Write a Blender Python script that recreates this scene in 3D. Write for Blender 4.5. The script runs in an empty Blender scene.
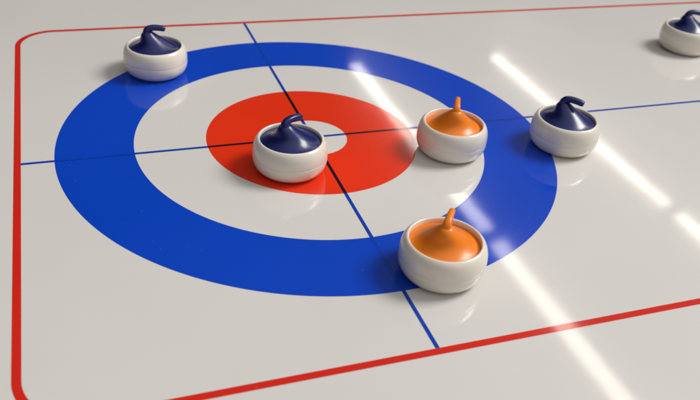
import bpy, bmesh, math, random
from mathutils import Vector, Matrix
S = 0.1                       # ring radius in metres; everything below is written in ring radii
scene = bpy.context.scene
col = scene.collection
PI = math.pi

# ------------------------------------------------------------------ materials
def new_mat(name):
    m = bpy.data.materials.new(name); m.use_nodes = True
    nt = m.node_tree; b = nt.nodes['Principled BSDF']
    return m, nt, b
def N(nt, t, **kw):
    n = nt.nodes.new(t)
    for k, v in kw.items(): n.inputs[k].default_value = v
    return n

def board_mat(name, colr, var=0.04, over=None):
    """printed glossy sheet: colour, faint mottling, fine dust, clear gloss over a softer sheen.
    over = (radius, inner radius, colour): ink printed over the red ring turns dark there"""
    m, nt, b = new_mat(name); L = nt.links
    tc = N(nt, 'ShaderNodeTexCoord')
    n1 = N(nt, 'ShaderNodeTexNoise', Scale=14.0, Detail=4.0)
    L.new(tc.outputs['Object'], n1.inputs['Vector'])
    mr = N(nt, 'ShaderNodeMapRange'); mr.inputs['From Min'].default_value = .3; mr.inputs['From Max'].default_value = .7
    mr.inputs['To Min'].default_value = 1-var; mr.inputs['To Max'].default_value = 1+var
    L.new(n1.outputs['Fac'], mr.inputs['Value'])
    mul = nt.nodes.new('ShaderNodeVectorMath'); mul.operation = 'SCALE'
    mul.inputs[0].default_value = colr
    if over:
        ln = nt.nodes.new('ShaderNodeVectorMath'); ln.operation = 'LENGTH'; L.new(tc.outputs['Object'], ln.inputs[0])
        lt = nt.nodes.new('ShaderNodeMath'); lt.operation = 'LESS_THAN'; lt.inputs[1].default_value = over[0]; L.new(ln.outputs['Value'], lt.inputs[0])
        gt = nt.nodes.new('ShaderNodeMath'); gt.operation = 'GREATER_THAN'; gt.inputs[1].default_value = over[1]; L.new(ln.outputs['Value'], gt.inputs[0])
        an = nt.nodes.new('ShaderNodeMath'); an.operation = 'MULTIPLY'; L.new(lt.outputs[0], an.inputs[0]); L.new(gt.outputs[0], an.inputs[1])
        m0 = nt.nodes.new('ShaderNodeMix'); m0.data_type = 'RGBA'; L.new(an.outputs[0], m0.inputs['Factor'])
        m0.inputs[6].default_value = (*colr, 1); m0.inputs[7].default_value = (*over[2], 1); L.new(m0.outputs[2], mul.inputs[0])
    L.new(mr.outputs['Result'], mul.inputs['Scale'])
    # dust specks
    v = N(nt, 'ShaderNodeTexVoronoi', Scale=190.0); L.new(tc.outputs['Object'], v.inputs['Vector'])
    sp = N(nt, 'ShaderNodeMapRange'); sp.inputs['From Min'].default_value = .05; sp.inputs['From Max'].default_value = .025
    sp.inputs['To Min'].default_value = 0; sp.inputs['To Max'].default_value = .22
    L.new(v.outputs['Distance'], sp.inputs['Value'])
    mx = nt.nodes.new('ShaderNodeMix'); mx.data_type = 'RGBA'
    L.new(sp.outputs['Result'], mx.inputs['Factor']); L.new(mul.outputs['Vector'], mx.inputs[6])
    mx.inputs[7].default_value = (.42, .39, .36, 1)
    L.new(mx.outputs[2], b.inputs['Base Color'])
    n2 = N(nt, 'ShaderNodeTexNoise', Scale=55.0, Detail=2.0); L.new(tc.outputs['Object'], n2.inputs['Vector'])
    bp = N(nt, 'ShaderNodeBump'); bp.inputs['Strength'].default_value = 1; bp.inputs['Distance'].default_value = 1.2e-5
    L.new(n2.outputs['Fac'], bp.inputs['Height'])
    L.new(bp.outputs['Normal'], b.inputs['Normal']); L.new(bp.outputs['Normal'], b.inputs['Coat Normal'])
    n3 = N(nt, 'ShaderNodeTexNoise', Scale=25.0, Detail=6.0); L.new(tc.outputs['Object'], n3.inputs['Vector'])
    rr = N(nt, 'ShaderNodeMapRange'); rr.inputs['To Min'].default_value = .035; rr.inputs['To Max'].default_value = .08
    L.new(n3.outputs['Fac'], rr.inputs['Value']); L.new(rr.outputs['Result'], b.inputs['Coat Roughness'])
    b.inputs['Roughness'].default_value = .18
    b.inputs['Specular IOR Level'].default_value = .08
    b.inputs['Coat Weight'].default_value = .88
    return m

def plastic(name, colr, rough, coat=.3, sss=0.0, var=.05, coatr=.1):
    m, nt, b = new_mat(name); L = nt.links
    tc = N(nt, 'ShaderNodeTexCoord')
    n1 = N(nt, 'ShaderNodeTexNoise', Scale=120.0, Detail=5.0); L.new(tc.outputs['Object'], n1.inputs['Vector'])
    mr = N(nt, 'ShaderNodeMapRange'); mr.inputs['From Min'].default_value = .3; mr.inputs['From Max'].default_value = .7
    mr.inputs['To Min'].default_value = 1-var; mr.inputs['To Max'].default_value = 1+var
    L.new(n1.outputs['Fac'], mr.inputs['Value'])
    mul = nt.nodes.new('ShaderNodeVectorMath'); mul.operation = 'SCALE'; mul.inputs[0].default_value = colr
    L.new(mr.outputs['Result'], mul.inputs['Scale']); L.new(mul.outputs['Vector'], b.inputs['Base Color'])
    n2 = N(nt, 'ShaderNodeTexNoise', Scale=700.0, Detail=3.0); L.new(tc.outputs['Object'], n2.inputs['Vector'])
    bp = N(nt, 'ShaderNodeBump'); bp.inputs['Strength'].default_value = .5; bp.inputs['Distance'].default_value = 2e-5
    L.new(n2.outputs['Fac'], bp.inputs['Height']); L.new(bp.outputs['Normal'], b.inputs['Normal'])
    rr = N(nt, 'ShaderNodeMapRange'); rr.inputs['To Min'].default_value = rough-.07; rr.inputs['To Max'].default_value = rough+.07
    L.new(n1.outputs['Fac'], rr.inputs['Value']); L.new(rr.outputs['Result'], b.inputs['Roughness'])
    b.inputs['Coat Weight'].default_value = coat; b.inputs['Coat Roughness'].default_value = coatr
    if sss:
        b.inputs['Subsurface Weight'].default_value = sss
        b.inputs['Subsurface Radius'].default_value = (1, .7, .5); b.inputs['Subsurface Scale'].default_value = .002
    return m

M_white = board_mat('white_sheet', (.685, .665, .64), .02)
M_blue = board_mat('blue_print', (.0001, .054, .53), .05)
M_red = board_mat('red_print', (.78, .032, .004), .05)
M_line = board_mat('blue_line_print', (.0005, .046, .42), .05, over=(.4294*S, .144*S, (.006, .003, .012)))
M_border = board_mat('red_border_print', (.66, .018, .008), .05)
M_body = plastic('ivory_plastic', (.80, .745, .65), .24, .45, .10, .02, .10)
M_navy = plastic('navy_plastic', (.0008, .006, .105), .30, .22, 0, .05, .12)
M_orange = plastic('orange_plastic', (.86, .215, .0005), .36, .15, 0, .05, .15)
M_table = plastic('table_grey', (.30, .28, .26), .5, 0)

# ------------------------------------------------------------------ mesh helpers
def link(name, bm, m, parent=None, smooth=False):
    me = bpy.data.meshes.new(name); bm.normal_update(); bm.to_mesh(me); bm.free()
    o = bpy.data.objects.new(name, me); col.objects.link(o); me.materials.append(m)
    if smooth:
        for p in me.polygons: p.use_smooth = True
    if parent: o.parent = parent
    return o
def annulus(r0, r1, z, n=256):
    bm = bmesh.new(); a = []; b = []
    for i in range(n):
        t = 2*PI*i/n
        a.append(bm.verts.new((S*r0*math.cos(t), S*r0*math.sin(t), z)))
        b.append(bm.verts.new((S*r1*math.cos(t), S*r1*math.sin(t), z)))
    for i in range(n):
        j = (i+1) % n; bm.faces.new((a[i], b[i], b[j], a[j]))
    return bm
def rect(x0, x1, y0, y1, z):
    bm = bmesh.new()
    bm.faces.new([bm.verts.new((S*x, S*y, z)) for x, y in ((x0, y0), (x1, y0), (x1, y1), (x0, y1))])
    return bm
def rr_pts(x0, x1, y0, y1, r, n=24):
    out = []
    for cx, cy, a0 in ((x1-r, y1-r, 0), (x0+r, y1-r, 90), (x0+r, y0+r, 180), (x1-r, y0+r, 270)):
        for i in range(n+1):
            t = math.radians(a0+90*i/n); out.append((cx+r*math.cos(t), cy+r*math.sin(t)))
    return out
def rr_band(x0, x1, y0, y1, r, w, z):
    bm = bmesh.new()
    A = [bm.verts.new((S*x, S*y, z)) for x, y in rr_pts(x0-w/2, x1+w/2, y0-w/2, y1+w/2, r+w/2)]
    B = [bm.verts.new((S*x, S*y, z)) for x, y in rr_pts(x0+w/2, x1-w/2, y0+w/2, y1-w/2, r-w/2)]
    n = len(A)
    for i in range(n):
        j = (i+1) % n; bm.faces.new((A[i], A[j], B[j], B[i]))
    return bm
def slab(x0, x1, y0, y1, r, zt, zb):
    bm = bmesh.new(); P = rr_pts(x0, x1, y0, y1, r)
    c = .0004
    rings = []
    for ins, z in ((c/S, zt), (0, zt-c), (0, zb)):
        rings.append([bm.verts.new((S*x, S*y, z)) for x, y in rr_pts(x0+ins, x1-ins, y0+ins, y1-ins, r-ins)])
    bm.faces.new(rings[0]); n = len(P)
    for a, b in zip(rings, rings[1:]):
        for i in range(n):
            j = (i+1) % n; bm.faces.new((a[i], b[i], b[j], a[j]))
    bm.faces.new(rings[-1][::-1])
    return bm
def lathe(prof, n=96, k=1.0, skew=None):
    bm = bmesh.new(); rings = []
    for r, z in prof:
        dx = skew(z)*k if skew else 0
        if r < 1e-6: rings.append([bm.verts.new((dx, 0, z*k))])
        else: rings.append([bm.verts.new((dx+r*k*math.cos(2*PI*i/n), r*k*math.sin(2*PI*i/n), z*k)) for i in range(n)])
    for a, b in zip(rings, rings[1:]):
        for i in range(n):
            j = (i+1) % n
            if len(a) == 1: bm.faces.new((a[0], b[j], b[i]))
            elif len(b) == 1: bm.faces.new((a[i], a[j], b[0]))
            else: bm.faces.new((a[i], a[j], b[j], b[i]))
    return bm
def crom(pts, k=6):
    out = []
    P = [Vector(p) for p in pts]; P = [2*P[0]-P[1]]+P+[2*P[-1]-P[-2]]
    for i in range(1, len(P)-2):
        for s in range(k):
            t = s/k; a, b, c, d = P[i-1:i+3]
            out.append(.5*((2*b)+(c-a)*t+(2*a-5*b+4*c-d)*t*t+(3*b-a-3*c+d)*t**3))
    out.append(P[-2]); return out
def tube(pts, k, n=28, flat=1.0, e=.75):
    """pts: (x, z, radius); rounded-square section swept in the x-z plane"""
    path = crom(pts, 6)
    bm = bmesh.new(); rings = []
    m = len(path)
    pw = lambda v: math.copysign(abs(v)**e, v)
    for i, p in enumerate(path):
        a = path[max(i-1, 0)]; b = path[min(i+1, m-1)]
        t = Vector((b.x-a.x, 0, b.y-a.y)).normalized(); side = Vector((0, 1, 0)); up = side.cross(t)
        rings.append([bm.verts.new((Vector((p.x, 0, p.y))+side*(pw(math.cos(2*PI*j/n))*p.z)+up*(pw(math.sin(2*PI*j/n))*p.z*flat))*k) for j in range(n)])
    for a, b in zip(rings, rings[1:]):
        for i in range(n):
            j = (i+1) % n; bm.faces.new((a[i], a[j], b[j], b[i]))
    bm.faces.new(rings[0][::-1]); bm.faces.new(rings[-1])
    bmesh.ops.recalc_face_normals(bm, faces=bm.faces)
    return bm

# ------------------------------------------------------------------ board
bd = bpy.data.objects.new('game_board', None); col.objects.link(bd)
bd['label'] = 'glossy white curling board printed with blue and red target rings and a red border'
bd['category'] = 'game board'
XL, XR, YB, YT = -1.129, 6.2, -1.2736, 1.2786
link('playing_surface', slab(-1.75, 6.8, -2.0, 2.0, .12, 0, -.004), M_white, bd)
link('blue_ring', annulus(.7091, 1.0, .00004), M_blue, bd)
link('red_ring', annulus(.144, .4294, .00004), M_red, bd)
link('border_line', rr_band(XL, XR, YB, YT, .17, .025, .00004), M_border, bd)
link('centre_line', rect(-.0065, .0065, YB+.0125, YT-.0125, .00008), M_line, bd)
link('tee_line', rect(XL+.0125, XR-.0125, -.0065, .0065, .00012), M_line, bd)
tb = link('table', slab(-4, 9, -4.5, 6, .2, -.0042, -.03), M_table); tb['kind'] = 'structure'

# ------------------------------------------------------------------ stones
A = .1425*S
def smooth_prof(pts, k=5): return [(max(p.x, 0), p.y) for p in crom([(r, z, 0) for r, z in pts], k)]
body_prof = [(0, .03), (.60, .03)] + smooth_prof([(.64, .0), (.71, .0), (.815, .035), (.905, .115), (.963, .215), (.994, .335), (1.0, .43)]) + \
            smooth_prof([(.9995, .469), (.998, .472), (.9995, .475)], 3) + \
            smooth_prof([(1.0, .52), (.997, .62), (.978, .74), (.935, .85), (.885, .912), (.845, .930), (.818, .915), (.81, .88), (.81, .74)]) + [(0, .74)]
def cap_prof(d):   # d: how deep the lid sits under the rim
    return smooth_prof([(.808, .75), (.808, .835-d), (.795, .848-d), (.74, .858-d), (.64, .897-d*.8), (.53, .965-d*.5), (.42, 1.06-d*.2), (.32, 1.17), (.24, 1.265), (.18, 1.33), (.13, 1.372), (.07, 1.395)]) + [(0, 1.40)]
def skew(z):
    t = min(max((z-.92)/.45, 0), 1); return -.19*t*t*(3-2*t)
grip = {
 'navy': [(-.20, 1.10, .20), (-.22, 1.22, .155), (-.24, 1.33, .12), (-.225, 1.41, .104), (-.165, 1.468, .098), (-.06, 1.493, .096), (.06, 1.493, .095), (.18, 1.478, .093), (.29, 1.456, .088), (.335, 1.446, .068), (.35, 1.443, .02)],
 'orange': [(-.19, 1.10, .20), (-.20, 1.22, .155), (-.20, 1.33, .12), (-.17, 1.42, .10), (-.08, 1.475, .09), (.04, 1.50, .083), (.16, 1.512, .077), (.26, 1.52, .070), (.30, 1.523, .05), (.31, 1.524, .02)]}
def make_stone(kind, capm):
    root = bpy.data.objects.new('curling_stone', None); col.objects.link(root)
    b = link('body', lathe(body_prof, 128, A), M_body, root, True)
    c = link('cap', lathe(cap_prof(0 if kind == 'navy' else .045), 128, A, skew), capm, root, True)
    h = link('handle', tube(grip[kind], A, flat=.95, e=.8), capm, c, True)
    return root
def copy_tree(o, parent=None):
    c = o.copy(); col.objects.link(c); c.parent = parent
    for ch in list(o.children): copy_tree(ch, c)
    return c
protos = {'navy': make_stone('navy', M_navy), 'orange': make_stone('orange', M_orange)}
used = set()
stones = [
 ('navy', -.533, .727, -2, 'navy capped white curling stone on the blue ring nearest the rounded border corner'),
 ('navy', -.156, -.217, 28, 'navy capped white curling stone on the red ring beside the white centre'),
 ('orange', .527, -.210, 62, 'orange capped white curling stone on the white band right of the red ring'),
 ('orange', .153, -.937, 52, 'orange capped white curling stone nearest the camera, on the blue ring'),
 ('navy', 1.030, -.260, -42, 'navy capped white curling stone on the outer blue edge by the tee line'),
 ('navy', 2.36, .60, -14, 'navy capped white curling stone far off the rings, in the top right corner'),
]
for kind, x, y, a, lab in stones:
    if kind in used: o = copy_tree(protos[kind])
    else: o = protos[kind]; used.add(kind)
    o.location = (x*S, y*S, .00006); o.rotation_euler = (0, 0, math.radians(a))
    o['label'] = lab; o['category'] = 'curling stone'; o['group'] = 'toy curling stones on the board'

# ------------------------------------------------------------------ lamps (two parallel rows of ceiling strips, and an added soft area light at the side)
def strip(x, y0, y1, rad):
    l = bpy.data.lights.new('ceiling_strip', 'AREA'); l.shape = 'RECTANGLE'
    l.size = .66*S; l.size_y = (y1-y0)*S
    l.energy = rad*PI*l.size*l.size_y; l.color = (1, .93, .82)
    o = bpy.data.objects.new('ceiling_strip', l); col.objects.link(o)
    o.location = (x*S, (y0+y1)/2*S, 15*S)
for x, rad in ((12.95, 7.8), (21.1, 8.0)):
    strip(x, 17.7, 32.7, rad); strip(x, 2.0, 17.0, rad*1.1)
def soft(name, loc, size, energy, colr):
    l = bpy.data.lights.new(name, 'AREA'); l.shape = 'RECTANGLE'; l.size, l.size_y = size[0]*S, size[1]*S
    l.energy = energy; l.color = colr
    o = bpy.data.objects.new(name, l); col.objects.link(o); o.location = Vector(loc)*S
    o.rotation_euler = (Vector(loc)*-1).to_track_quat('-Z', 'Y').to_euler()
soft('added_side_light', (20, -1, 21), (10, 10), 64, (1, .975, .94))  # soft light added on the right to strengthen the stones' shadows

w = bpy.data.worlds.new('World'); scene.world = w; w.use_nodes = True
nt = w.node_tree; L = nt.links; bg = nt.nodes['Background']
tc = nt.nodes.new('ShaderNodeTexCoord')
dot = nt.nodes.new('ShaderNodeVectorMath'); dot.operation = 'DOT_PRODUCT'; dot.inputs[1].default_value = (.25, -.45, .857)
L.new(tc.outputs['Generated'], dot.inputs[0])
cr = nt.nodes.new('ShaderNodeValToRGB')
mr = nt.nodes.new('ShaderNodeMapRange'); mr.inputs['From Min'].default_value = -1; mr.inputs['From Max'].default_value = 1
L.new(dot.outputs['Value'], mr.inputs['Value']); L.new(mr.outputs['Result'], cr.inputs['Fac'])
e = cr.color_ramp.elements
e[0].position = .2; e[0].color = (.03, .029, .03, 1); e[1].position = 1; e[1].color = (1, .98, .96, 1)
m_ = e.new(.56); m_.color = (.055, .054, .055, 1)
m_ = e.new(.76); m_.color = (.30, .294, .29, 1)
L.new(cr.outputs['Color'], bg.inputs['Color']); bg.inputs['Strength'].default_value = .8

# ------------------------------------------------------------------ camera
cd = bpy.data.cameras.new('camera'); co = bpy.data.objects.new('camera', cd); col.objects.link(co)
fw = Vector((0.31399551, 0.77500559, -0.54842789)); r = Vector((0.94254057, -0.32388697, 0.08194205)); u = Vector((0.1141231, 0.54264498, 0.83217327))
R = Matrix((r, u, -fw)).transposed().to_4x4()
co.matrix_world = Matrix.Translation(Vector((-.9041, -2.712, 1.5824))*S) @ R
cd.sensor_width = 36; cd.lens = 36*1.1297; cd.clip_start = .005; cd.clip_end = 50
cd.dof.use_dof = True; cd.dof.focus_distance = .285; cd.dof.aperture_fstop = 22
scene.camera = co
scene.view_settings.view_transform = 'Standard'; scene.view_settings.look = 'None'; scene.view_settings.exposure = 0
